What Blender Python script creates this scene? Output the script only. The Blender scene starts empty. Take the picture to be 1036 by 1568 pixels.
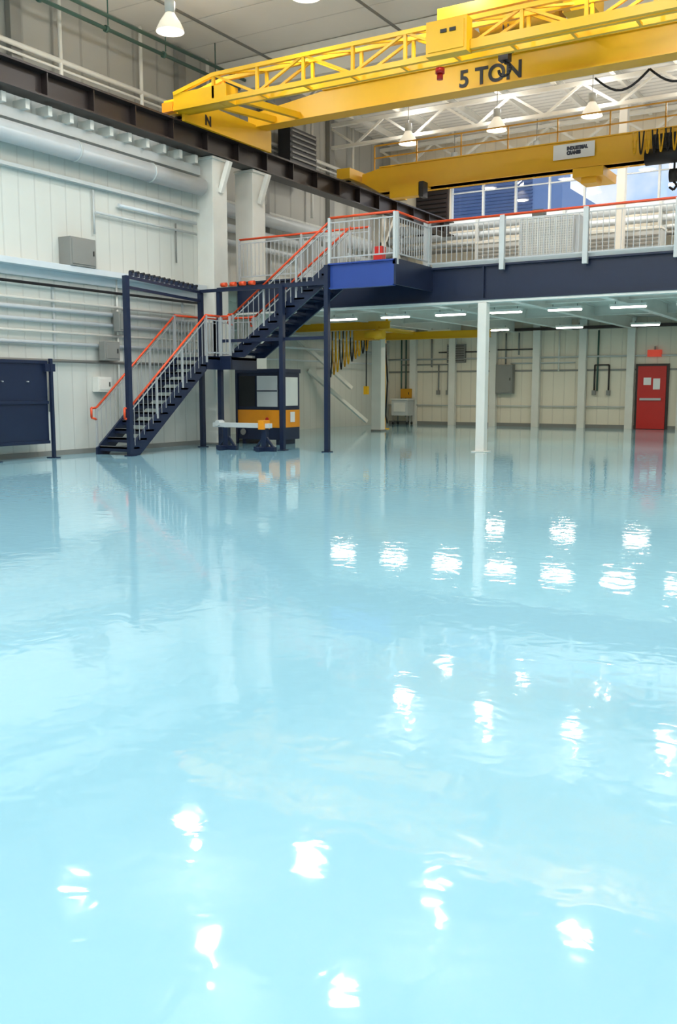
import bpy, bmesh, math, random
from mathutils import Vector, Matrix
random.seed(4)
R = math.radians
scene = bpy.context.scene
scene.view_settings.view_transform = 'Standard'
scene.view_settings.look = 'None'
scene.view_settings.exposure = 0.0

# ------------------------------------------------------------------ materials
def srgb(r, g, b):
    def c(v):
        v /= 255.0
        return v/12.92 if v <= 0.04045 else ((v+0.055)/1.055)**2.4
    return (c(r), c(g), c(b), 1)

def mat(name, col, rough=0.5, metal=0.0, var=0.08, scale=3.0, bump=0.0, emit=0.0):
    m = bpy.data.materials.new(name); m.use_nodes = True
    nt = m.node_tree; b = nt.nodes['Principled BSDF']
    tc = nt.nodes.new('ShaderNodeTexCoord')
    n = nt.nodes.new('ShaderNodeTexNoise'); n.inputs['Scale'].default_value = scale
    n.inputs['Detail'].default_value = 4
    nt.links.new(tc.outputs['Object'], n.inputs['Vector'])
    r = nt.nodes.new('ShaderNodeMix'); r.data_type = 'RGBA'
    r.inputs[6].default_value = tuple(c*(1-var) for c in col[:3])+(1,)
    r.inputs[7].default_value = tuple(min(1, c*(1+var)) for c in col[:3])+(1,)
    nt.links.new(n.outputs['Fac'], r.inputs[0])
    nt.links.new(r.outputs[2], b.inputs['Base Color'])
    b.inputs['Roughness'].default_value = rough
    b.inputs['Metallic'].default_value = metal
    if bump:
        bp = nt.nodes.new('ShaderNodeBump'); bp.inputs['Distance'].default_value = bump
        nt.links.new(n.outputs['Fac'], bp.inputs['Height']); nt.links.new(bp.outputs[0], b.inputs['Normal'])
    if emit:
        b.inputs['Emission Color'].default_value = col
        b.inputs['Emission Strength'].default_value = emit
    return m

def ribbed(name, col, axis, pitch, rough=0.55, dark=0.80, duty=0.06, bump=0.01):
    m = bpy.data.materials.new(name); m.use_nodes = True
    nt = m.node_tree; b = nt.nodes['Principled BSDF']; L = nt.links
    tc = nt.nodes.new('ShaderNodeTexCoord'); sp = nt.nodes.new('ShaderNodeSeparateXYZ')
    L.new(tc.outputs['Object'], sp.inputs[0])
    mu = nt.nodes.new('ShaderNodeMath'); mu.operation = 'DIVIDE'; mu.inputs[1].default_value = pitch
    L.new(sp.outputs[axis], mu.inputs[0])
    fr = nt.nodes.new('ShaderNodeMath'); fr.operation = 'FRACT'; L.new(mu.outputs[0], fr.inputs[0])
    ab = nt.nodes.new('ShaderNodeMath'); ab.operation = 'PINGPONG'; ab.inputs[1].default_value = 0.5
    L.new(fr.outputs[0], ab.inputs[0])
    mr = nt.nodes.new('ShaderNodeMapRange'); mr.inputs['From Min'].default_value = duty*0.4
    mr.inputs['From Max'].default_value = duty
    L.new(ab.outputs[0], mr.inputs['Value'])
    n = nt.nodes.new('ShaderNodeTexNoise'); n.inputs['Scale'].default_value = 0.7; n.inputs['Detail'].default_value = 5
    L.new(tc.outputs['Object'], n.inputs['Vector'])
    nz = nt.nodes.new('ShaderNodeMapRange'); nz.inputs['To Min'].default_value = 0.92; nz.inputs['To Max'].default_value = 1.05
    L.new(n.outputs['Fac'], nz.inputs['Value'])
    mx = nt.nodes.new('ShaderNodeMix'); mx.data_type = 'RGBA'
    mx.inputs[6].default_value = tuple(c*dark for c in col[:3])+(1,); mx.inputs[7].default_value = col
    L.new(mr.outputs[0], mx.inputs[0])
    vm = nt.nodes.new('ShaderNodeVectorMath'); vm.operation = 'SCALE'
    L.new(mx.outputs[2], vm.inputs[0]); L.new(nz.outputs[0], vm.inputs['Scale'])
    L.new(vm.outputs[0], b.inputs['Base Color'])
    bp = nt.nodes.new('ShaderNodeBump'); bp.inputs['Distance'].default_value = bump
    L.new(mr.outputs[0], bp.inputs['Height']); L.new(bp.outputs[0], b.inputs['Normal'])
    b.inputs['Roughness'].default_value = rough
    return m

M = {}
M['wallY'] = ribbed('wall_panel_left', srgb(210, 212, 206), 1, 0.4, dark=0.9, bump=0.004)
M['wallX'] = ribbed('wall_panel_far', srgb(232, 224, 206), 0, 0.4, dark=0.88, bump=0.004)
M['wallup'] = ribbed('wall_panel_upper', srgb(172, 172, 166), 1, 0.9)
M['deck'] = ribbed('roof_deck', srgb(240, 237, 230), 1, 0.32, dark=0.78, duty=0.2, bump=0.03)
M['panel'] = ribbed('roof_liner_panel', srgb(240, 237, 230), 1, 1.5, dark=0.8, duty=0.02, bump=0.01)
M['white'] = mat('white_paint', srgb(228, 227, 220), 0.45)
M['duct'] = mat('white_duct', srgb(208, 215, 220), 0.35)
M['grey'] = mat('grey_paint', srgb(134, 134, 130), 0.5)
M['lgrey'] = mat('light_grey_paint', srgb(194, 198, 198), 0.45)
M['navy'] = mat('navy_paint', srgb(25, 36, 62), 0.35)
M['blue'] = mat('blue_paint', srgb(42, 70, 146), 0.35)
M['brown'] = mat('dark_brown_steel', srgb(46, 37, 36), 0.4)
M['yellow'] = mat('crane_yellow', srgb(232, 176, 20), 0.38, var=0.06)
M['yellowd'] = mat('crane_yellow_dark', srgb(204, 146, 16), 0.42, var=0.1)
M['orange'] = mat('rail_orange', srgb(224, 76, 32), 0.35)
M['orangey'] = mat('machine_orange', srgb(238, 150, 26), 0.4)
M['silver'] = mat('galvanised', srgb(186, 188, 190), 0.4, 0.3)
M['black'] = mat('black_rubber', srgb(22, 22, 26), 0.5)
M['green'] = mat('green_pipe', srgb(64, 96, 86), 0.45)
M['red'] = mat('door_red', srgb(196, 36, 30), 0.4)
M['signred'] = mat('exit_sign_red', srgb(225, 70, 50), 0.4, emit=0.3)
M['sign'] = mat('sign_white', srgb(235, 235, 235), 0.4)
M['slate'] = mat('exterior_blue_grey', srgb(128, 148, 184), 0.5)
M['slat'] = mat('exterior_slat', srgb(86, 102, 138), 0.5)
M['glow'] = mat('lamp_glow', (1, 0.95, 0.85, 1), 0.4, emit=9)
M['tube'] = mat('tube_glow', (1, 0.96, 0.88, 1), 0.4, emit=10)
M['alu'] = mat('lamp_aluminium_glow', srgb(240, 232, 214), 0.3, 0.1, emit=0.5)  # reflector shell emits by itself, glow added around the lamps

def floor_mat():
    m = bpy.data.materials.new('cyan_epoxy_floor'); m.use_nodes = True
    nt = m.node_tree; b = nt.nodes['Principled BSDF']; L = nt.links
    tc = nt.nodes.new('ShaderNodeTexCoord')
    n = nt.nodes.new('ShaderNodeTexNoise'); n.inputs['Scale'].default_value = 0.25; n.inputs['Detail'].default_value = 3
    L.new(tc.outputs['Object'], n.inputs['Vector'])
    mx = nt.nodes.new('ShaderNodeMix'); mx.data_type = 'RGBA'
    mx.inputs[6].default_value = srgb(145, 194, 212); mx.inputs[7].default_value = srgb(152, 201, 218)
    L.new(n.outputs['Fac'], mx.inputs[0]); L.new(mx.outputs[2], b.inputs['Base Color'])
    b.inputs['Roughness'].default_value = 0.04
    b.inputs['IOR'].default_value = 1.5
    b.inputs['Coat Weight'].default_value = 0.15; b.inputs['Coat Roughness'].default_value = 0.015
    w = nt.nodes.new('ShaderNodeTexNoise'); w.inputs['Scale'].default_value = 7.0; w.inputs['Detail'].default_value = 1.3
    w.inputs['Distortion'].default_value = 0.7
    L.new(tc.outputs['Object'], w.inputs['Vector'])
    bp = nt.nodes.new('ShaderNodeBump'); bp.inputs['Distance'].default_value = 0.0014; bp.inputs['Strength'].default_value = 1.0
    L.new(w.outputs['Fac'], bp.inputs['Height'])
    L.new(bp.outputs[0], b.inputs['Normal']); L.new(bp.outputs[0], b.inputs['Coat Normal'])
    return m
M['floor'] = floor_mat()

def glass_mat():
    m = bpy.data.materials.new('window_glass'); m.use_nodes = True
    nt = m.node_tree; nt.nodes.clear()
    o = nt.nodes.new('ShaderNodeOutputMaterial'); t = nt.nodes.new('ShaderNodeBsdfTransparent')
    g = nt.nodes.new('ShaderNodeBsdfGlossy'); g.inputs['Roughness'].default_value = 0.02
    x = nt.nodes.new('ShaderNodeMixShader'); x.inputs[0].default_value = 0.05
    nt.links.new(t.outputs[0], x.inputs[1]); nt.links.new(g.outputs[0], x.inputs[2]); nt.links.new(x.outputs[0], o.inputs[0])
    return m
M['glass'] = glass_mat()

# ------------------------------------------------------------------ mesh builder
class MB:
    def __init__(s): s.v = []; s.f = []; s.m = []; s.sm = []; s.mats = []
    def mi(s, k):
        if k not in s.mats: s.mats.append(k)
        return s.mats.index(k)
    def add(s, vs, fs, k, smooth=None):
        o = len(s.v); s.v += [tuple(v) for v in vs]; i = s.mi(k)
        for j, f in enumerate(fs):
            s.f.append(tuple(o+a for a in f)); s.m.append(i); s.sm.append(bool(smooth[j]) if smooth else False)
    def box(s, x0, x1, y0, y1, z0, z1, k):
        if x0 > x1: x0, x1 = x1, x0
        if y0 > y1: y0, y1 = y1, y0
        if z0 > z1: z0, z1 = z1, z0
        vs = [(x0,y0,z0),(x1,y0,z0),(x1,y1,z0),(x0,y1,z0),(x0,y0,z1),(x1,y0,z1),(x1,y1,z1),(x0,y1,z1)]
        s.add(vs, [(3,2,1,0),(4,5,6,7),(0,1,5,4),(1,2,6,5),(2,3,7,6),(3,0,4,7)], k)
    def beam(s, p, q, w, h, k, up=(0,0,1)):
        p = Vector(p); q = Vector(q); d = (q-p).normalized(); u = Vector(up)
        if abs(d.dot(u)) > 0.98: u = Vector((1,0,0))
        a = d.cross(u).normalized()*w/2; b = a.cross(d).normalized()*h/2
        vs = [p-a-b, p+a-b, p+a+b, p-a+b, q-a-b, q+a-b, q+a+b, q-a+b]
        s.add(vs, [(0,1,2,3),(7,6,5,4),(4,5,1,0),(5,6,2,1),(6,7,3,2),(7,4,0,3)], k)
    def cyl(s, p, q, r, k, n=10, r2=None):
        p = Vector(p); q = Vector(q); d = (q-p).normalized()
        u = Vector((0,0,1)) if abs(d.z) < 0.95 else Vector((1,0,0))
        a = d.cross(u).normalized(); b = d.cross(a).normalized(); r2 = r if r2 is None else r2
        vs = []
        for c, rr in ((p, r), (q, r2)):
            for i in range(n):
                t = 2*math.pi*i/n; vs.append(c+(a*math.cos(t)+b*math.sin(t))*rr)
        fs = [(i, (i+1) % n, n+(i+1) % n, n+i) for i in range(n)]; sm = [1]*n
        fs += [tuple(range(n-1, -1, -1)), tuple(range(n, 2*n))]; sm += [0, 0]
        s.add(vs, fs, k, sm)
    def path(s, pts, r, k, n=8):
        for a, b in zip(pts[:-1], pts[1:]): s.cyl(a, b, r, k, n)
    def ibeam(s, p, q, w, h, k, t=0.03):
        p = Vector(p); q = Vector(q); z = Vector((0,0,1))
        s.beam(p+z*(h/2-t/2), q+z*(h/2-t/2), w, t, k); s.beam(p-z*(h/2-t/2), q-z*(h/2-t/2), w, t, k)
        s.beam(p, q, t, h-2*t, k)
    def prism(s, poly, off, k):
        off = Vector(off); n = len(poly); poly = [Vector(a) for a in poly]
        vs = poly+[a+off for a in poly]
        fs = [tuple(range(n)), tuple(range(2*n-1, n-1, -1))]+[(i, n+i, n+(i+1) % n, (i+1) % n) for i in range(n)]
        s.add(vs, fs, k)
    def revolve(s, c, prof, k, n=24):
        vs = []; fs = []; c = Vector(c)
        for r, z in prof:
            for i in range(n):
                t = 2*math.pi*i/n; vs.append(c+Vector((r*math.cos(t), r*math.sin(t), z)))
        for j in range(len(prof)-1):
            for i in range(n):
                fs.append((j*n+i, j*n+(i+1) % n, (j+1)*n+(i+1) % n, (j+1)*n+i))
        s.add(vs, fs, k, [1]*len(fs))
    def build(s, name, bevel=0.0):
        me = bpy.data.meshes.new(name+'_mesh'); me.from_pydata(s.v, [], s.f)
        for k in s.mats: me.materials.append(M[k])
        for p, i, sm in zip(me.polygons, s.m, s.sm): p.material_index = i; p.use_smooth = sm
        bm = bmesh.new(); bm.from_mesh(me); bmesh.ops.recalc_face_normals(bm, faces=bm.faces); bm.to_mesh(me); bm.free()
        o = bpy.data.objects.new(name, me); scene.collection.objects.link(o)
        if bevel:
            b = o.modifiers.new('bevel', 'BEVEL'); b.width = bevel; b.segments = 2; b.limit_method = 'ANGLE'
        return o

XL, XU, YF, YS, XR, YB, ZR = -14.9, -17.5, 33.0, 19.1, 8.0, -9.0, 10.6
MZ = 3.96  # mezzanine deck level

# ------------------------------------------------------------------ shell
b = MB(); b.box(XU-0.3, XR+0.3, YB-0.3, YF+0.3, -0.2, 0, 'floor'); b.build('floor')
b = MB(); b.box(XL-0.15, XL, YB, YS, 0, 7.0, 'wallY'); b.box(XU, XL-0.15, YB, YS, 6.85, 7.0, 'white')
b.box(XU, XL, YS-0.15, YS, 0, 7.0, 'wallX'); b.build('wall_left')
b = MB(); b.box(XU-0.2, XU, YB, YF, 0, ZR, 'wallup')
b.box(XU, XU+0.02, YS, YF, 0, 6.9, 'wallY'); b.build('wall_left_upper')
WX0, WX1, WZ0, WZ1 = -14.9, 6.5, 7.6, 9.15
b = MB(); b.box(XU, XR, YF, YF+0.2, 0, WZ0, 'wallX'); b.box(XU, XR, YF, YF+0.2, WZ1, ZR, 'wallX')
b.box(XU, WX0, YF, YF+0.2, WZ0, WZ1, 'wallX'); b.box(WX1, XR, YF, YF+0.2, WZ0, WZ1, 'wallX')
b.build('wall_far')
b = MB(); b.box(XR, XR+0.2, YB, YF, 0, ZR, 'wallY'); b.build('wall_right')
b = MB(); b.box(XU, XR, YB-0.2, YB, 0, ZR, 'wallX'); b.build('wall_back')
b = MB(); b.box(XU, XR, 22.7, YF, ZR, ZR+0.15, 'deck'); b.box(XU, XR, YB, 22.7, ZR, ZR+0.15, 'panel'); b.build('ceiling')
b = MB(); b.box(XU, XR, YF-0.03, YF, 0, 0.12, 'grey'); b.build('baseboard_far')
b = MB(); b.box(XL, XL+0.03, YB, YS, 0, 0.10, 'grey'); b.build('baseboard_left')

# window
b = MB()
for z in (WZ0, WZ1): b.box(WX0, WX1, YF-0.02, YF+0.1, z-0.04, z+0.04, 'lgrey')
b.box(WX0, WX1, YF, YF+0.08, 8.55, 8.59, 'lgrey')
x = WX0
while x < WX1:
    b.box(x-0.035, x+0.035, YF-0.02, YF+0.1, WZ0, WZ1, 'lgrey'); x += 1.25
b.box(WX0, WX1, YF+0.03, YF+0.04, WZ0, WZ1, 'glass')
b.build('window_1')
b = MB(); b.box(-16.3, -14.98, YF-0.16, YF-0.02, 7.05, 8.9, 'brown')
for i in range(11): b.beam((-16.25, YF-0.19, 7.15+i*0.16), (-15.03, YF-0.19, 7.15+i*0.16), 0.07, 0.04, 'black')
b.build('wall_louver_vent')

# exterior building
b = MB(); b.box(-30, -16.4, 46, 52, 0, 13.6, 'slate'); b.box(-16.4, -14.9, 46, 52, 0, 11.3, 'slate')
for i in range(34): b.box(-30, -16.4, 45.9, 46, 7.6+i*0.17, 7.66+i*0.17, 'slat')
b.build('neighbouring_building')

# roof framing
b = MB()
x = XU+1.0
while x < XR:
    b.ibeam((x, 22.75, ZR-0.12), (x, YF, ZR-0.12), 0.12, 0.24, 'white', 0.02); x += 1.75
for y in (24.5, 28.4, 32.2):
    b.beam((XU, y, 10.28), (XR, y, 10.28), 0.14, 0.12, 'white'); b.beam((XU, y, 9.55), (XR, y, 9.55), 0.14, 0.10, 'white')
    x = XU; up = 0
    while x < XR-0.1:
        z0, z1 = (9.55, 10.28) if up else (10.28, 9.55)
        b.beam((x, y, z0), (min(x+1.1, XR), y, z1), 0.07, 0.07, 'white'); x += 1.1; up = 1-up
b.build('roof_truss')
b = MB()
b.box(XU, XR, 22.3, 22.75, 9.75, 10.58, 'white'); b.box(XU, XR, 13.6, 14.0, 10.2, 10.58, 'white'); b.build('roof_box_beam', 0.01)
b = MB()
for x in (-15.5, -11.5, -7.5, -3.5): b.cyl((x, YB, 10.35), (x, 22.3, 10.35), 0.035, 'grey')
b.build('ceiling_conduit')

# runway beams and columns
YE = 31.9
b = MB()
b.ibeam((-14.5, YB, 7.1), (-14.5, YE, 7.1), 0.42, 0.5, 'brown', 0.035)
b.beam((-14.5, YB, 7.39), (-14.5, YE, 7.39), 0.07, 0.08, 'brown')
y = YB+0.5
while y < YE:
    b.box(-14.68, -14.32, y-0.012, y+0.012, 6.88, 7.32, 'brown'); y += 1.2
b.build('crane_runway_beam')
b = MB(); b.ibeam((6.6, YB, 7.1), (6.6, YE, 7.1), 0.42, 0.5, 'brown', 0.035)
b.beam((6.6, YB, 7.39), (6.6, YE, 7.39), 0.07, 0.08, 'brown')
b.build('crane_runway_beam')
def column(x0, x1, y0, y1, h=6.84):
    b = MB(); b.box(x0, x1, y0, y1, 0, h, 'white'); b.box(x0-0.0, x1+0.06, y0-0.06, y1+0.06, h-0.06, h, 'white')
    b.beam((x1+0.02, (y0+y1)/2, h-0.8), (x1+0.3, (y0+y1)/2, h-0.1), 0.12, 0.12, 'white')
    b.box(x0, x1+0.04, y0-0.04, y1+0.04, 0, 0.05, 'grey'); return b.build('support_column', 0.01)
column(XL+0.001, -14.4, 18.15, 18.7)
column(-14.95, -14.4, 19.75, 20.3)
column(-14.85, -14.5, 26.8, 27.1)
column(XL+0.001, -14.5, 4, 4.5)
for y in (4, 12, 20, 28): column(6.4, 6.9, y, y+0.5)

# wall services on left wall
b = MB()
b.cyl((XL+0.28, YB, 6.12), (XL+0.28, 18.0, 6.12), 0.2, 'duct', 16)
y = YB+1
while y < 18: b.cyl((XL+0.28, y, 6.12), (XL+0.28, y+0.05, 6.12), 0.215, 'lgrey', 16); y += 2.2
b.build('air_duct')
b = MB(); b.box(XL, XL+0.14, YB, 18.1, 5.55, 5.62, 'lgrey'); b.box(XL, XL+0.18, YB, 18.1, 6.42, 6.62, 'lgrey')
y = YB+0.3
while y < 18: b.box(XL, XL+0.35, y, y+0.1, 6.62, 6.8, 'white'); y += 0.55
b.build('wall_bracket_rail')
b = MB(); b.box(XL, XL+0.32, YB, 18.1, 3.72, 3.84, 'duct'); b.box(XL, XL+0.06, YB, 18.1, 3.55, 3.72, 'duct')
b.build('wall_ledge', 0.005)
b = MB()
b.cyl((XL+0.12, YB, 3.42), (XL+0.12, 18.0, 3.42), 0.03, 'black')
for z, r, k in ((3.12, 0.03, 'white'), (2.95, 0.045, 'duct'), (2.72, 0.045, 'duct'), (2.5, 0.03, 'white'), (2.28, 0.04, 'duct'), (1.93, 0.035, 'grey')):
    b.cyl((XL+0.08, YB, z), (XL+0.08, 18.0, z), r, k)
y = YB+0.5
while y < 18: b.box(XL, XL+0.05, y, y+0.04, 1.9, 3.45, 'lgrey'); y += 2.0
b.path([(XL+0.06, 15.3, 3.72), (XL+0.06, 15.3, 0.4)], 0.022, 'white')
b.path([(XL+0.06, 13.3, 1.9), (XL+0.06, 13.3, 0.9)], 0.022, 'grey')
b.path([(XL+0.06, 14.7, 5.5), (XL+0.06, 14.7, 4.6)], 0.02, 'lgrey')
b.path([(XL+0.1, 15.4, 5.3), (XL+0.1, 18, 5.3)], 0.04, 'duct'); b.path([(XL+0.1, 14.7, 5.05), (XL+0.1, 18, 5.05)], 0.03, 'lgrey')
b.path([(XL+0.06, 17.3, 5.2), (XL+0.06, 17.3, 4.3)], 0.02, 'grey')
b.build('wall_pipework')
def ebox(name, x0, x1, y0, y1, z0, z1, k, face='x'):
    b = MB(); b.box(x0, x1, y0, y1, z0, z1, k)
    if face == 'x':
        b.box(x1, x1+0.015, y0+0.04, y1-0.04, z0+0.04, z1-0.04, k); b.box(x1+0.015, x1+0.03, y1-0.1, y1-0.07, (z0+z1)/2-0.05, (z0+z1)/2+0.05, 'black')
    else:
        b.box(x0+0.04, x1-0.04, y0-0.015, y0, z0+0.04, z1-0.04, k); b.box(x1-0.1, x1-0.07, y0-0.03, y0-0.015, (z0+z1)/2-0.05, (z0+z1)/2+0.05, 'black')
    return b.build(name, 0.008)
ebox('unit_heater_box', XL+.001, XL+0.34, 13.75, 14.45, 3.845, 4.42, 'grey')
ebox('electrical_junction_box', XL+0.13, XL+0.3, 14.65, 15.1, 1.97, 2.37, 'grey')
ebox('electrical_junction_box', XL+.001, XL+0.18, 14.55, 14.95, 1.3, 1.62, 'white')
ebox('electrical_junction_box', XL+0.13, XL+0.3, 15.1, 15.4, 2.6, 3.02, 'grey')

# upper left wall services
b = MB()
b.cyl((XU+0.25, YB, 8.9), (XU+0.25, YF-1, 8.9), 0.06, 'white'); b.cyl((XU+0.25, YB, 8.72), (XU+0.25, YF-1, 8.72), 0.03, 'white')
y = 0
while y < 32: b.cyl((XU+0.25, y, 7.01), (XU+0.25, y, 10.5), 0.05, 'white'); y += 2.7
b.build('white_conduit')
b = MB()
for dx, z in ((0.9, 9.75), (1.1, 9.95)):
    b.cyl((XU+dx, YB, z), (XU+dx, 22.2, z), 0.045, 'green')
y = 1
while y < 22:
    b.cyl((XU+0.9, y, 9.75), (XU+0.9, y+0.08, 9.75), 0.08, 'green'); b.cyl((XU+1.0, y, 9.8), (XU+1.0, y, ZR), 0.015, 'green'); y += 2.0
b.build('green_sprinkler_pipe')
b = MB()
for y in (9, 15, 20.6, 24.5, 28.4): b.box(XU+.021, XU+0.18, y-0.15, y+0.15, MZ+.01 if y > 19.3 else 7.0, 10.5, 'grey')
b.build('wall_pilaster_upper')
b = MB(); b.box(XU+0.35, XU+0.8, 24.9, 26.4, 7.9, 9.4, 'black')
for i in range(9): b.beam((XU+0.83, 24.95, 8.0+i*0.16), (XU+0.83, 26.35, 8.0+i*0.16), 0.06, 0.05, 'grey')
b.build('wall_louver_vent')
b = MB()
for z, r in ((6.5, 0.2), (6.0, 0.12), (5.6, 0.08), (3.1, .04), (2.7, .04), (2.3, .03)):
    b.cyl((XU+0.42, YS+0.05, z), (XU+0.42, YF-0.9, z), r, 'duct', 14)
b.build('air_duct_rear')

# ------------------------------------------------------------------ mezzanine
b = MB()
MY = 19.0
b.box(XU+0.03, XR-.01, MY+0.12, YF-0.02, MZ-0.12, MZ, 'lgrey'); b.box(XU+0.03, XR-.01, MY+0.14, YF-0.02, MZ-0.16, MZ-0.12, 'white')
b.box(-14.35, XR-.01, MY, MY+0.02, MZ-0.70, MZ+0.02, 'navy')
b.box(-14.35, XR-.01, MY-0.08, MY+0.14, MZ-0.72, MZ-0.68, 'navy'); b.box(-14.35, XR-.01, MY-0.08, MY+0.14, MZ-.02, MZ+0.02, 'navy')
b.box(-14.35, XR-.01, MY-0.06, MY+0.16, MZ-0.77, MZ-0.72, 'white')
for x in (-7.8, -1.8, 4.2): b.box(x-0.02, x+0.02, MY-0.07, MY, MZ-0.68, MZ, 'navy')
for x in [-16.4+2.1*i for i in range(12)]:
    if x < -14.9 or x > -14.3: b.ibeam((x, MY+0.2, MZ-0.36), (x, YF-0.35, MZ-0.36), 0.18, 0.4, 'white', 0.025)
for y in (23.6, 28.0): b.ibeam((XU+0.1, y, MZ-0.30), (XR-.01, y, MZ-0.30), 0.14, 0.28, 'white', 0.02)
b.box(-10.6, -9.05, 17.3, MY, MZ-0.1, MZ, 'navy')
b.box(-10.6, -9.05, 17.25, 17.3, MZ-0.48, MZ+0.02, 'blue'); b.box(-10.6, -9.05, 17.2, 17.34, MZ-0.50, MZ-0.47, 'blue'); b.box(-10.6, -9.05, 17.2, 17.34, MZ, MZ+0.03, 'blue')
b.box(-9.05, -9.0, 17.25, MY, MZ-0.48, MZ+0.04, 'navy')
b.build('mezzanine_deck')
b = MB(); b.box(-7.9, -7.7, MY-0.08, MY+0.12, 0.02, MZ-0.775, 'white'); b.box(-7.97, -7.63, MY-0.15, MY+0.19, 0, 0.02, 'white')
b.build('mezzanine_column', 0.01)

def railing(b, p, q, h=1.0, post=1.75, posts=True, bal=0.12, z0=0.1, pk='silver', pw=0.05, top='orange'):
    p = Vector(p); q = Vector(q); L = (q-p).length; z = Vector((0,0,1)); d = (q-p)/L
    b.cyl(p+z*h, q+z*h, 0.026, top, 8)
    b.beam(p+z*(h-0.1), q+z*(h-0.1), 0.025, 0.025, 'silver'); b.beam(p+z*z0, q+z*z0, 0.025, 0.03, 'silver')
    n = max(1, round(L/bal))
    for i in range(n+1):
        a = p+d*(L*i/n); b.beam(a+z*z0, a+z*(h-0.1), 0.014, 0.014, 'silver')
    if posts:
        n = max(1, round(L/post))
        for i in range(n+1):
            a = p+d*(L*i/n); b.beam(a-z*0.12, a+z*h, pw, pw, pk)

b = MB()
railing(b, (-9.1, MY-0.14, MZ), (-0.35, MY-0.14, MZ), 0.98, 1.75, pk='lgrey', pw=0.1)
railing(b, (-0.35, MY-0.14, MZ), (7.9, MY-0.14, MZ), 0.98, 1.75, pk='lgrey', pw=0.1)
railing(b, (-9.03, 17.32, MZ+.05), (-9.06, MY-0.1, MZ+.05), .92, 1.7, pk='lgrey', pw=0.07)
railing(b, (-10.6, 17.28, MZ+.05), (-9.05, 17.28, MZ+.05), .92, 1.55, pk='lgrey', pw=0.06)
railing(b, (-14.3, MY+0.04, MZ+.05), (-10.62, MY+0.04, MZ+.05), 1.0, 1.8)
b.box(-9.0, 7.9, MY-0.06, MY-0.04, MZ+.02, MZ+0.12, 'lgrey')
b.build('mezzanine_railing')
b = MB()
for x0 in (-7.15,):
    for z in (MZ+.08, MZ+0.95): b.beam((x0, MY+0.3, z), (x0+1.15, MY+0.3, z), 0.04, 0.04, 'white')
    for i in range(24): b.beam((x0+i*0.05, MY+0.3, MZ+.0), (x0+i*0.05, MY+0.3, MZ+0.95), 0.012, 0.012, 'white')
    for i in range(18): b.beam((x0, MY+0.3, MZ+.1+i*0.05), (x0+1.15, MY+0.3, MZ+.1+i*0.05), 0.01, 0.01, 'white')
b.build('mesh_guard_panel')

# ------------------------------------------------------------------ staircase
b = MB()
def flight(b, p0, d, s, width, run, rise, n):
    p0 = Vector(p0); d = Vector(d); s = Vector(s); z = Vector((0,0,1))
    for k in (0, 1):
        o = p0+s*(width*k)
        b.prism([o-z*0.0-d*0.05, o+d*0.28, o+d*(run)+z*(rise-0.30), o+d*(run)+z*(rise+0.02), o+d*(run-0.12)+z*(rise+0.02), o-d*0.05+z*0.14], s*(0.05 if k == 0 else -0.05), 'navy')
        a = o+z*0.15+d*0.0; c = o+d*run+z*(rise+0.0); h = 0.92
        b.cyl(a+z*(h-0.1), c+z*h, 0.024, 'orange', 8); b.beam(a+z*(h-0.2), c+z*(h-0.1), 0.02, 0.02, 'silver')
        b.path([a+z*(h-0.1), a-d*0.14+z*(h-0.1), a-d*0.14+z*(h-0.3), a+z*(h-0.34)], 0.024, 'orange')
        nn = 18
        for i in range(nn+1):
            t = i/nn; e = a.lerp(c, t); b.beam(e-z*0.05, e+z*(h-0.1), 0.012 if i % 6 else 0.04, 0.012 if i % 6 else 0.04, 'silver' )
    for i in range(1, n):
        c = p0+d*(run*(i-1)/(n-1)+0.02)+z*(rise*i/n)
        e = c+d*(run/(n-1)+0.02)
        b.prism([c, e, e-z*0.04, c-z*0.04], s*width, 'navy')
        b.prism([c, c-z*0.1, c-z*0.1+d*0.01, c+d*0.01], s*width, 'navy')
        b.prism([c-d*0.005+z*0.002, c+d*0.04+z*0.002, c+d*0.04+z*0.006, c-d*0.005+z*0.006], s*width, 'grey')
ZL = 2.08
flight(b, (-14.4, 14.15, 0), (0,1,0), (1,0,0), 0.93, 2.5, ZL, 12)
flight(b, (-13.2, 17.3, ZL), (1,0,0), (0,1,0), 0.85, 2.6, MZ-ZL, 12)
b.box(-14.4, -13.45, 16.65, 17.15, ZL-0.06, ZL, 'navy'); b.box(-13.5, -13.45, 16.65, 17.15, ZL-0.28, ZL+.02, 'navy')
b.box(-14.4, -13.15, 17.15, 18.13, ZL-0.06, ZL, 'navy')
b.box(-13.45, -13.15, 17.12, 17.17, ZL-0.28, ZL+0.03, 'navy'); b.box(-13.2, -13.15, 17.15, 18.13, ZL-0.28, ZL, 'navy')
railing(b, (-14.38, 16.65, ZL), (-14.38, 18.1, ZL), 0.95, 1)
railing(b, (-13.47, 16.65, ZL), (-13.47, 17.15, ZL), 0.92, 1)
railing(b, (-13.45, 17.18, ZL), (-13.2, 17.18, ZL), 0.92, 1)
railing(b, (-14.38, 18.1, ZL), (-13.2, 18.1, ZL), 0.95, 1.2)
PT = 3.6
posts = [(-13.42, 14.1, PT), (-14.1, 17.25, PT), (-13.55, 17.25, PT), (-11.75, 17.15, PT), (-10.62, 17.2, MZ)]
for x, y, h in posts:
    b.beam((x, y, 0), (x, y, h), 0.1, 0.1, 'navy'); b.box(x-0.09, x+0.09, y-0.09, y+0.09, 0, 0.02, 'navy')
for z in (PT-0.02, PT-0.22): b.beam((-13.42, 14.1, z), (-14.1, 17.25, z), 0.04, 0.06, 'navy')
b.beam((-13.42, 17.25, PT), (-14.1, 17.25, PT), 0.06, 0.07, 'navy')
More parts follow.
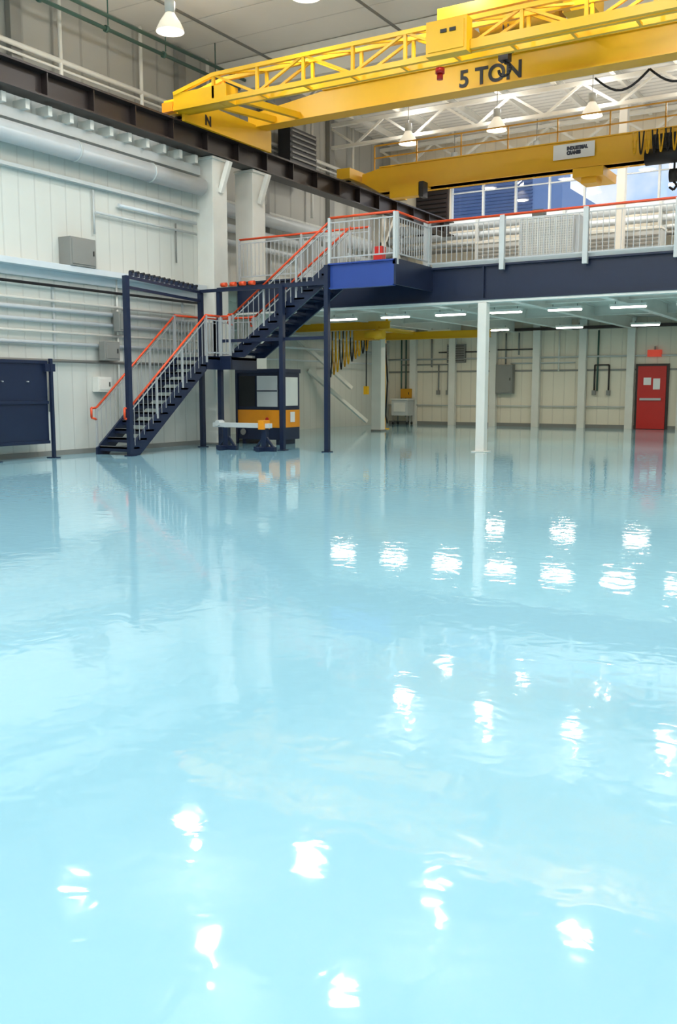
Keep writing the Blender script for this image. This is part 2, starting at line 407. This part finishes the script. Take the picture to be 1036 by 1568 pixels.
b.beam((-13.55, 17.2, PT), (-10.62, 17.2, PT), 0.07, 0.09, 'navy')
b.beam((-13.55, 17.2, 2.45), (-10.62, 17.2, 2.45), 0.05, 0.07, 'navy')
b.build('steel_staircase')
b = MB()
for i in range(14):
    t = 0.05+i*0.066; p = Vector((-13.42, 14.1, PT+.06)).lerp(Vector((-14.1, 17.25, PT+.06)), t)
    b.beam(p, p+Vector((-.02, .1, 0)), 0.06, 0.08, 'navy'); b.cyl(p+Vector((-.05, .05, .04)), p+Vector((.05, .05, .04)), 0.03, 'black')
for i in range(4):
    x = -13.4+i*0.26; b.cyl((x, 17.15, PT+0.1), (x+0.14, 17.15, PT+0.1), 0.05, 'orange')
b.build('festoon_cable_trolley')

# navy work board
b = MB(); b.box(-14.5, -14.44, 6.5, 12.9, 0.32, 1.88, 'navy')
for z in (0.32, 1.88, 1.1): b.box(-14.44, -14.41, 6.5, 12.9, z-0.03, z+0.03, 'navy')
for y in (6.6, 8.9, 11.55, 12.95): b.beam((-14.38, y, 0.02), (-14.38, y, 1.9 if y < 12.9 else 1.95), 0.06, 0.06, 'navy'); b.box(-14.5, -14.28, y-0.08, y+0.08, 0, 0.02, 'navy')
for i in range(10): b.cyl((-14.44, 7+i*0.6, 1.5), (-14.38, 7+i*0.6, 1.5), 0.012, 'silver')
b.box(-14.46, -14.36, 12.8, 13.05, 1.7, 1.85, 'navy')
b.build('tool_board')

# machine under stairs
b = MB(); x0, x1, y0, y1 = -14.28, -12.95, 18.85, 19.65
b.box(x0, x1, y0, y1, 0.12, 0.42, 'navy')
for x in (x0+0.1, x1-0.2): b.box(x, x+0.1, y0+0.05, y1-0.05, 0, 0.12, 'navy')
b.box(x0, x1+0.01, y0-0.03, y1, 0.42, 0.85, 'orangey'); b.box(x0, x1, y0, y1, 0.85, 1.75, 'navy')
b.box(x0-0.02, x1+0.03, y0-0.04, y1+0.02, 1.75, 1.85, 'navy')
b.box(x0+0.62, x1-0.1, y0-0.03, y0, 0.93, 1.68, 'lgrey'); b.box(x0+0.62, x1-0.1, y0-0.04, y0-0.03, 1.3, 1.33, 'navy')
b.box(x0+0.05, x0+0.55, y0-0.02, y0, 0.93, 1.68, 'black')
b.box(x1, x1+0.02, y0+0.12, y1-0.1, 0.95, 1.65, 'white'); b.box(x1+0.02, x1+0.03, y0+0.35, y0+0.55, 0.55, 0.8, 'sign')
for x in (x0, x1): b.beam((x, y0-0.02, 0), (x, y0-0.02, 1.85), 0.06, 0.06, 'navy')
b.cyl((x0+0.2, y0-0.03, 0.3), (x0+0.2, y0-0.06, 0.3), 0.08, 'grey'); b.cyl((x1-0.4, y0-0.03, 0.62), (x1-0.4, y0-0.06, 0.62), 0.05, 'red')
b.build('machine_cabinet', 0.008)
b = MB(); yc = 16.75
for x in (-13.0, -11.95):
    b.beam((x-0.28, yc, 0.05), (x+0.28, yc, 0.05), 0.1, 0.1, 'navy'); b.beam((x, yc-0.3, 0.05), (x, yc+0.3, 0.05), 0.1, 0.1, 'navy')
    b.beam((x, yc, 0.05), (x, yc, 0.5), 0.12, 0.12, 'navy'); b.beam((x-0.22, yc, 0.08), (x, yc, 0.35), 0.05, 0.05, 'navy'); b.beam((x+0.22, yc, 0.08), (x, yc, 0.35), 0.05, 0.05, 'navy')
b.beam((-13.35, yc, 0.56), (-11.8, yc, 0.56), 0.14, 0.1, 'lgrey'); b.box(-12.05, -11.9, yc-0.12, yc+0.12, 0.48, 0.68, 'orangey'); b.cyl((-13.2, yc-.1, 0.6), (-13.2, yc+.1, 0.6), 0.07, 'lgrey')
b.build('steel_work_stand', 0.004)

# ------------------------------------------------------------------ far lower wall
b = MB()
for x in (-16.35, -14.7, -13.05, -11.4, -9.72, -8.05, -6.35, -4.7, -3, -1.3, .4):
    b.box(x-0.13, x+0.13, YF-0.22, YF-0.03, 0, MZ-0.17, 'white')
b.build('wall_pilaster')
b = MB(); b.box(XU+.03, XR, YF-0.05, YF-0.01, 2.0, 2.06, 'grey'); b.box(XU+.03, XR, YF-0.3, YF-0.01, 3.45, 3.55, 'brown'); b.cyl((XU+.03, YF-0.1, 2.5), (XR, YF-0.1, 2.5), 0.03, 'lgrey'); b.cyl((XU+.03, YF-0.1, 0.75), (-8.2, YF-0.1, 0.75), 0.02, 'lgrey')
b.build('trim_1')
b = MB(); b.box(-7.88, -6.78, YF-0.10, YF-0.02, 0, 2.22, 'brown'); b.box(-7.8, -6.86, YF-0.14, YF-0.05, 0.01, 2.14, 'red')
b.box(-7.7, -7.0, YF-0.2, YF-0.14, 0.98, 1.06, 'silver'); b.box(-7.6, -7.35, YF-0.155, YF-0.14, 1.5, 1.75, 'sign'); b.box(-7.28, -7.05, YF-0.155, YF-0.14, 1.35, 1.72, 'sign')
b.build('door_1', 0.005)
b = MB(); b.box(-7.5, -7.05, YF-0.2, YF-0.04, 2.45, 2.68, 'signred'); b.box(-7.3, -7.25, YF-0.12, YF-0.08, 2.68, 2.8, 'grey')
b.build('exit_sign')
ebox('electrical_panel', -12.9, -12.25, YF-0.3, YF-0.03, 1.2, 2.25, 'grey', 'y')
b = MB(); b.box(-14.95, -14.2, YF-0.12, YF-0.02, 2.35, 3.05, 'grey')
for i in range(7): b.beam((-14.9, YF-0.14, 2.43+i*0.09), (-14.25, YF-0.14, 2.43+i*0.09), 0.05, 0.02, 'brown')
b.build('wall_vent')
b = MB()
for x, z0, z1, k in ((-16.9, 0.5, 3.4, 'green'), (-16.7, 0.3, 3.4, 'green'), (-15.6, 2.2, 3.4, 'grey'), (-14.9, 1.2, 2.3, 'grey'), (-15.3, 1.2, 2.3, 'grey'), (-12.6, 2.27, 3.4, 'grey'), (-9.2, 1.3, 3.4, 'green'), (-8.8, 1.3, 2.2, 'brown'), (-9.3, 1.3, 2.2, 'brown'), (-10.6, 2, 3.4, 'white'), (-12.1, 2.6, 3.4, 'grey'), (-13.5, 2.6, 3.4, 'grey')):
    b.cyl((x, YF-0.08, z0), (x, YF-0.08, z1), 0.03, k)
for x0, x1, z, k in ((-16.9, -14.9, 2.3, 'grey'), (-15.3, -13.1, 2.75, 'brown'), (-13.0, -11.5, 2.8, 'brown'), (-9.3, -8.8, 2.2, 'brown'), (-12.4, -10, 2.3, 'lgrey')):
    b.cyl((x0, YF-0.09, z), (x1, YF-0.09, z), 0.025, k)
for x in (-15.3, -14.9, -9.3, -8.8): b.box(x-0.06, x+0.06, YF-0.16, YF-0.04, 1.15, 1.32, 'grey')
b.build('wall_conduit')
ebox('yellow_control_box', -16.8, -16.35, YF-0.34, YF-0.23, 1.02, 1.38, 'yellowd', 'y')
b = MB(); b.box(-16.9, -16.2, 32.1, 32.6, 0.35, 0.95, 'lgrey'); b.box(-16.95, -16.15, 32.05, 32.65, 0.95, 1.0, 'white'); b.box(-16.8, -16.3, 32.08, 32.1, 0.5, 0.85, 'white')
for x in (-16.85, -16.25):
    for y in (32.15, 32.55): b.cyl((x, y, 0.1), (x, y, 0.35), 0.025, 'grey'); b.cyl((x-0.02, y, 0.06), (x+0.02, y, 0.06), 0.06, 'black')
b.build('utility_cart')

# underslung hoist + festoon below mezzanine
b = MB()
b.ibeam((-16.9, 25.5, 3.3), (-13.5, 25.5, 3.3), 0.16, 0.24, 'yellow', 0.02)
b.ibeam((-15.6, 27.9, 3.1), (-11.2, 27.9, 3.1), 0.16, 0.24, 'yellow', 0.02)
for x in (-16.8, -13.6): b.beam((x, 25.5, 3.4), (x, 25.5, 3.8), 0.06, 0.06, 'yellow')
for x in (-15.5, -11.4): b.beam((x, 27.9, 3.2), (x, 27.9, 3.5), 0.06, 0.06, 'yellow')
b.beam((-13.9, 25.4, 3.2), (-13.9, 27.9, 3.2), 0.1, 0.12, 'yellow')
b.box(-14.6, -13.9, 25.2, 25.6, 2.85, 3.15, 'yellowd'); b.cyl((-14.2, 25.3, 3.0), (-13.6, 25.3, 3.0), 0.14, 'yellow', 14)
b.path([(-14.2, 25.3, 2.9), (-14.2, 25.3, 1.4)], 0.02, 'black'); b.box(-14.27, -14.13, 25.25, 25.35, 1.2, 1.45, 'yellow')
for i in range(12):
    x = -15.7+i*0.13; pts = [(x+0.15*t/8, 25.3, 3.15-(1.5-0.08*i)*math.sin(math.pi*t/8)) for t in range(9)]
    b.path(pts, 0.022, ('yellow', 'black', 'yellowd')[i % 3], 6)
b.build('underslung_bridge_crane')
b = MB(); b.box(-15.35, -15.2, 28.3, 28.45, 0, 3.4, 'yellow'); b.box(-15.45, -15.1, 28.2, 28.55, 0, 0.03, 'yellow'); b.cyl((-15.15, 28.3, 0.8), (-15.15, 28.3, 2.9), 0.025, 'yellow')
b.path([(-15.12, 28.25, 2.9), (-15.0, 28.2, 1.6), (-15.1, 28.25, 0.5), (-15.0, 28.2, 0.2)], 0.03, 'black')
b.build('yellow_service_post')
b = MB()
for (p, q) in (((XU+0.05, 27.0, 2.0), (XU+0.9, 29.6, 0.2)), ((XU+0.05, 26.0, 3.2), (XU+0.9, 28.5, 1.4))): b.beam(p, q, 0.12, 0.12, 'white')
b.build('diagonal_wall_brace')

# equipment on mezzanine
b = MB()
for z, r, k in ((7.28, 0.17, 'duct'), (6.92, 0.12, 'duct'), (6.62, 0.08, 'lgrey'), (6.42, 0.08, 'grey')):
    b.cyl((-17.2, YF-0.6, z), (7.8, YF-0.6, z), r, k, 14)
for i in range(8): b.box(-16.8+i*3.2, -16.7+i*3.2, YF-0.8, YF-0.01, MZ, 7.5, 'lgrey')
b.build('mezzanine_ductwork')
b = MB()
for x0 in (-13.0, -9.4, -5.8):
    b.box(x0, x0+2.6, 30.9, 31.6, MZ, 6.35, 'lgrey')
    for i in range(5): b.box(x0+0.08, x0+2.52, 30.86, 30.9, 5.65+i*0.12, 5.70+i*0.12, 'grey')
    b.box(x0-0.02, x0+2.62, 30.85, 31.65, 6.35, 6.42, 'white')
b.build('louvered_air_handler')
b = MB(); b.box(-8.9, -7.3, 24.0, 24.6, MZ, 5.75, 'duct'); b.box(-8.8, -7.4, 23.97, 24.0, 4.3, 5.65, 'lgrey'); b.box(-8.6, -8.3, 24.1, 24.4, 5.75, 6.0, 'grey')
b.build('equipment_cabinet', 0.02)
b = MB(); b.box(-8.0, -7.75, 30.0, 30.25, MZ, 10.3, 'white'); b.build('roof_post', 0.01)
b = MB()
for x in (-14.2, -13.4): b.box(x, x+0.5, 21.5, 21.9, MZ, 5.3, 'lgrey'); b.box(x+0.05, x+0.45, 21.47, 21.5, 4.6, 5.2, 'grey')
b.build('control_cabinet', 0.01)
b = MB(); b.box(-11.6, -11.35, 21.0, 21.2, MZ, 4.9, 'red'); b.cyl((-11.47, 21.1, 4.9), (-11.47, 21.1, 5.0), .04, 'black'); b.build('fire_hose_cabinet', 0.01)

# ------------------------------------------------------------------ overhead crane (near)
b = MB()
gy = 19.8
X1 = 6.6
b.box(-14.72, -14.28, 16.85, 20.2, 7.48, 7.8, 'yellow'); b.box(-14.2, -14.12, 16.85, 20.2, 7.3, 7.82, 'yellow')
for y in (17.1, 17.8, 19.2, 20.0): b.cyl((-14.56, y, 7.52), (-14.44, y, 7.52), 0.08, 'black', 16)
b.box(-14.65, -14.35, 16.7, 16.85, 7.5, 7.7, 'orangey')
def taper(y0, y1, z0, z1, ze):
    b.prism([(-14.4, y0, z0), (X1, y0, z0), (X1, y0, ze), (X1-1.5, y0, z1), (-12.2, y0, z1), (-14.4, y0, ze)], (0, y1-y0, 0), 'yellow')
    b.box(-14.4, X1, y0-0.06, y0+0.0, z0, z0+0.03, 'yellow'); b.box(-12.2, X1-1.5, y0-0.07, y1+0.05, z1, z1+0.03, 'yellow')
taper(gy-0.2, gy+0.2, 7.78, 8.34, 8.1)
ty0, ty1, tz0, tz1 = 16.6, 16.95, 7.49, 8.03
for y in (ty0, ty1):
    b.beam((-14.2, y, tz0), (X1, y, tz0), 0.09, 0.10, 'yellow'); b.beam((-13.1, y, tz1), (X1, y, tz1), 0.08, 0.08, 'yellow')
    b.beam((-14.2, y, 7.8), (-13.1, y, tz1), 0.08, 0.08, 'yellow')
    x = -13.1; k = 0
    while x < X1-1.3:
        b.beam((x, y, tz0), (x, y, tz1), 0.06, 0.06, 'yellow')
        b.beam((x, y, tz0 if k else tz1), (x+1.15, y, tz1 if k else tz0), 0.05, 0.05, 'yellow'); x += 1.15; k = 1-k
b.box(-14.2, -12.75, ty0-.03, ty1+.05, tz0-.05, 7.8, 'yellow')
x = -13
while x < X1: b.beam((x, ty0, tz0-.03), (x, ty1, tz0-.03), 0.05, 0.05, 'yellow'); b.beam((x, ty0, tz1), (x+1.1, ty1, tz1), 0.04, 0.04, 'yellow'); x += 1.1
for x in (-13.6, -12.9): b.beam((x, ty1, 7.65), (x, 19.6, 7.88), 0.12, 0.14, 'yellow')
b.box(-7.9, -7.1, 16.25, 16.5, 7.38, 7.98, 'yellow'); b.box(-7.85, -7.15, 16.23, 16.25, 7.44, 7.92, 'yellow')
b.box(-7.6, -7.48, 16.21, 16.23, 7.74, 7.8, 'black'); b.box(-7.42, -7.3, 16.21, 16.23, 7.74, 7.8, 'black')
b.beam((-7.1, 16.45, 7.52), (X1, 16.45, 7.52), 0.1, 0.16, 'yellow')
b.beam((-8.0, 17.0, 8.36), (-0.5, 17.0, 8.36), 0.14, 0.2, 'yellow'); b.beam((-8.0, 19.5, 8.5), (-2.5, 19.5, 8.5), 0.14, 0.2, 'yellow')
for x in (-7.9, -5.8, -3.6): b.beam((x, 17.0, 8.36), (x, 19.6, 8.46), 0.14, 0.18, 'yellow'); b.beam((x, 17.0, 8.0), (x, 17.0, 8.36), 0.1, 0.1, 'yellow')
b.cyl((-7.6, 18.2, 8.5), (-6.0, 18.2, 8.5), 0.26, 'yellowd', 18); b.box(-5.9, -5.3, 17.9, 18.5, 8.3, 8.7, 'yellow')
x, w, hz = -7.05, 0.14, 0.27
b.cyl((x-w, 18.0, 7.72+hz), (x+w, 18.0, 7.72+hz), 0.19, 'black', 18); b.box(x-0.1, x+0.1, 17.9, 18.1, 7.4+hz, 7.75+hz, 'black')
b.path([(x-0.05, 18, 7.85+hz), (x-0.05, 18, 8.4)], 0.012, 'black'); b.path([(x+0.05, 18, 7.85+hz), (x+0.05, 18, 8.4)], 0.012, 'black')
hk = [(x+0.12*math.cos(t), 18.0, 7.25+hz+0.12*math.sin(t)) for t in [R(a) for a in range(90, -181, -30)]]
b.path([(x, 18, 7.42+hz)]+hk, 0.03, 'black')
b.cyl((-8.1, 17.3, 8.0), (-8.1, 17.3, 7.52), 0.02, 'black'); b.cyl((-8.1, 17.3, 7.52), (-8.1, 17.3, 7.42), 0.09, 'red'); b.cyl((-8.1, 17.3, 7.42), (-8.1, 17.3, 7.31), 0.06, 'red')
b.beam((-8.1, 16.9, 7.95), (-8.1, 17.35, 7.95), 0.05, 0.05, 'yellow')
for i in range(7):
    x = -5.9+i*1.1; pts = [(x+1.1*t/10, 20.15, 7.75-0.32*math.sin(math.pi*t/10)) for t in range(11)]
    b.path(pts, 0.025, 'black', 6)
crane1 = b.build('overhead_bridge_crane')
def text(body, loc, size, k, parent, rot=(R(90), 0, 0), sx=1.0):
    c = bpy.data.curves.new(body.replace(' ', '_').lower()+'_lettering', 'FONT'); c.body = body; c.size = size; c.extrude = 0.004; c.offset = 0.012
    c.materials.append(M[k]); o = bpy.data.objects.new(c.name, c); o.location = loc; o.rotation_euler = rot; o.scale = (sx, 1, 1)
    scene.collection.objects.link(o); o.parent = parent; return o
text('5 TON', (-8.72, gy-0.212, 7.86), 0.49, 'black', crane1, sx=0.99)
text('N', (-14.112, 17.55, 7.38), 0.3, 'black', crane1, rot=(R(90), 0, R(90)))

# overhead crane (far)
b = MB()
b.box(-14.72, -14.28, 24.4, 28.1, 7.48, 7.78, 'yellow')
for y in (24.7, 27.7): b.cyl((-14.56, y, 7.52), (-14.44, y, 7.52), 0.08, 'black', 16)
gy2, z0, z1 = 25.0, 7.1, 7.8
b.prism([(-14.2, gy2, 7.45), (-13.6, gy2, z0), (X1, gy2, z0), (X1, gy2, z1), (-13.6, gy2, z1), (-14.2, gy2, z1-0.12)], (0, 0.35, 0), 'yellow')
b.box(-13.6, X1, gy2-0.05, gy2+0.4, z1, z1+0.03, 'yellow'); b.box(-13.6, X1, gy2-0.05, gy2+0.4, z0, z0+0.03, 'yellow')
b.beam((-14.2, 27.6, 7.62), (X1, 27.6, 7.62), 0.08, 0.1, 'yellow'); b.beam((-14.2, 27.6, 8.1), (X1, 27.6, 8.1), 0.05, 0.05, 'yellow')
x = -14.0
while x < X1:
    b.beam((x, 25.4, 7.8), (x, 25.4, 8.55), 0.035, 0.035, 'yellowd'); b.beam((x, 27.6, 7.62), (x, 27.6, 8.1), 0.04, 0.04, 'yellow'); b.beam((x, 25.3, 7.4), (x, 27.6, 7.6), 0.05, 0.06, 'yellow'); x += 1.4
for z in (8.55, 8.2): b.beam((-14.0, 25.4, z), (X1, 25.4, z), 0.035, 0.035, 'yellowd')
b.box(-12.9, -12.0, 24.3, 24.6, 6.75, 7.1, 'yellow'); b.box(-12.95, -12.0, 24.6, 25.1, 7.05, 7.14, 'yellow')
b.box(-11.98, -11.85, 24.3, 24.6, 6.7, 7.12, 'black')
b.box(-8.35, -7.25, 24.93, 24.95, 7.36, 7.74, 'sign')
b.box(-7.8, -7.0, 24.9, 26.2, 6.85, 7.08, 'yellow'); b.box(-7.6, -7.2, 25.0, 25.5, 6.7, 6.85, 'yellow')
b.box(-5.7, -4.9, 24.6, 25.0, 7.25, 7.6, 'black'); b.cyl((-5.9, 24.75, 7.1), (-4.6, 24.75, 7.1), 0.2, 'black', 16)
for i in range(7):
    x = -6.2+i*0.16; pts = [(x+0.12*t/8, 24.55, 7.7-0.55*math.sin(math.pi*t/8)) for t in range(9)]; b.path(pts, 0.02, 'black' if i % 2 else 'yellow', 6)
b.cyl((-5.2, 24.75, 6.5), (-5.2, 24.75, 7.0), 0.025, 'black'); b.cyl((-5.3, 24.75, 6.6), (-5.1, 24.75, 6.6), 0.16, 'black', 16)
b.path([(-5.2, 24.75, 6.45), (-5.12, 24.75, 6.35), (-5.2, 24.75, 6.25), (-5.3, 24.75, 6.33)], 0.03, 'black')
crane2 = b.build('overhead_bridge_crane')
text('INDUSTRIAL\nCRANES', (-7.98, 24.925, 7.58), 0.115, 'navy', crane2, sx=.85)

# ------------------------------------------------------------------ lamps
def lampmesh():
    b = MB()
    b.revolve((0,0,0), [(0.30, 0.0), (0.29, 0.06), (0.22, 0.2), (0.13, 0.33), (0.10, 0.38)], 'alu')
    b.cyl((0,0,0.38), (0,0,0.62), 0.11, 'lgrey', 16); b.cyl((0,0,0.62), (0,0,1.35), 0.012, 'grey', 6)
    b.cyl((0,0,0.012), (0,0,0.02), 0.285, 'glow', 24)
    o = b.build('high_bay_lamp'); return o
first = lampmesh(); me = first.data; used = False
G = 1.56
def lamp(x, y, z=9.15, P=60, col=(1, .99, .975), up=True, UE=36):
    global used
    if not used: o = first; used = True
    else: o = bpy.data.objects.new('high_bay_lamp', me); scene.collection.objects.link(o)
    o.location = (x, y, z)
    l = bpy.data.lights.new('lamp_light', 'AREA'); l.shape = 'DISK'; l.size = 0.42; l.energy = P*G; l.color = col
    lo = bpy.data.objects.new('lamp_light', l); scene.collection.objects.link(lo); lo.parent = o; lo.location = (0,0,-0.01)
    if up:
        p = bpy.data.lights.new('ceiling_fill_light', 'POINT'); p.energy = UE; p.shadow_soft_size = 0.12; p.color = (1, .95, .87)  # added point light beside the lamp neck, brightens the ceiling
        po = bpy.data.objects.new('ceiling_fill_light', p); scene.collection.objects.link(po); po.parent = o; po.location = (0,0.2,0.62)
for y in (-5, 1, 7):  # unseen rows, added to light the hall
    for x in (-12.5, -7, -1.5, 4): lamp(x, y, P=112, up=(y == 7), UE=75)
for y in (12.8, 16.4):
    for i, x in enumerate((-14.1, -10.6, -7.6, -4.6, -1.4, 3)): lamp(x, y, 9.02, P=50, up=(i % 2 == (0 if y > 14 else 1)), UE=70)
for y, z in ((27.8, 9.15), (31.4, 9.0)):
    for x in (-14.1, -11.1, -8.2, -5.3, -1.4, 3): lamp(x, y, z, P=42, col=(1, .95, .86), up=(y < 30), UE=42)

b = MB(); b.box(-0.42, 0.42, -0.08, 0.08, 0.02, 0.08, 'white'); b.cyl((-0.4, -0.04, 0), (0.4, -0.04, 0), 0.018, 'tube', 8); b.cyl((-0.4, 0.04, 0), (0.4, 0.04, 0), 0.018, 'tube', 8)
b.cyl((-0.3, 0, 0.08), (-0.3, 0, 0.14), 0.01, 'grey', 6); b.cyl((0.3, 0, 0.08), (0.3, 0, 0.14), 0.01, 'grey', 6)
ff = b.build('fluorescent_fixture'); fm = ff.data; k = 0
def fluo(x, y, z=3.25):
    global k
    o = ff if k == 0 else bpy.data.objects.new('fluorescent_fixture', fm)
    if k: scene.collection.objects.link(o)
    k += 1; o.location = (x, y, z)
    l = bpy.data.lights.new('tube_light', 'AREA'); l.shape = 'RECTANGLE'; l.size = 0.62; l.size_y = 0.04; l.energy = 25; l.color = (1, .87, .68)
    lo = bpy.data.objects.new('tube_light', l); scene.collection.objects.link(lo); lo.parent = o; lo.location = (0,0,-0.03)
for x in (-13.3, -11.7, -10.1, -8.6, -7.1, -5.6, -4.1, -1.5, 2): fluo(x, 22.4)
for x in (-15.3, -13.4, -11.4, -9.0, -6.7, -4.4, -1, 3): fluo(x, 28.9)

# ------------------------------------------------------------------ world
w = bpy.data.worlds.new('sky'); scene.world = w; w.use_nodes = True
nt = w.node_tree; bg = nt.nodes['Background']
tc = nt.nodes.new('ShaderNodeTexCoord'); n = nt.nodes.new('ShaderNodeTexNoise'); n.inputs['Scale'].default_value = 5; n.inputs['Detail'].default_value = 6
nt.links.new(tc.outputs['Generated'], n.inputs['Vector'])
cr = nt.nodes.new('ShaderNodeValToRGB'); cr.color_ramp.elements[0].position = 0.46; cr.color_ramp.elements[0].color = srgb(140, 190, 245)
cr.color_ramp.elements[1].position = 0.62; cr.color_ramp.elements[1].color = (1, 1, 1, 1)
nt.links.new(n.outputs['Fac'], cr.inputs[0]); nt.links.new(cr.outputs[0], bg.inputs[0]); bg.inputs[1].default_value = 1.2

# ------------------------------------------------------------------ camera
c = bpy.data.cameras.new('camera'); co = bpy.data.objects.new('camera', c); scene.collection.objects.link(co)
co.location = (0, 0, 1.35); co.rotation_euler = (R(90-7.5), 0, R(31))
c.sensor_fit = 'VERTICAL'; c.sensor_height = 36; c.sensor_width = 36; c.lens = 36*1425/1568.0; c.clip_end = 300
scene.camera = co
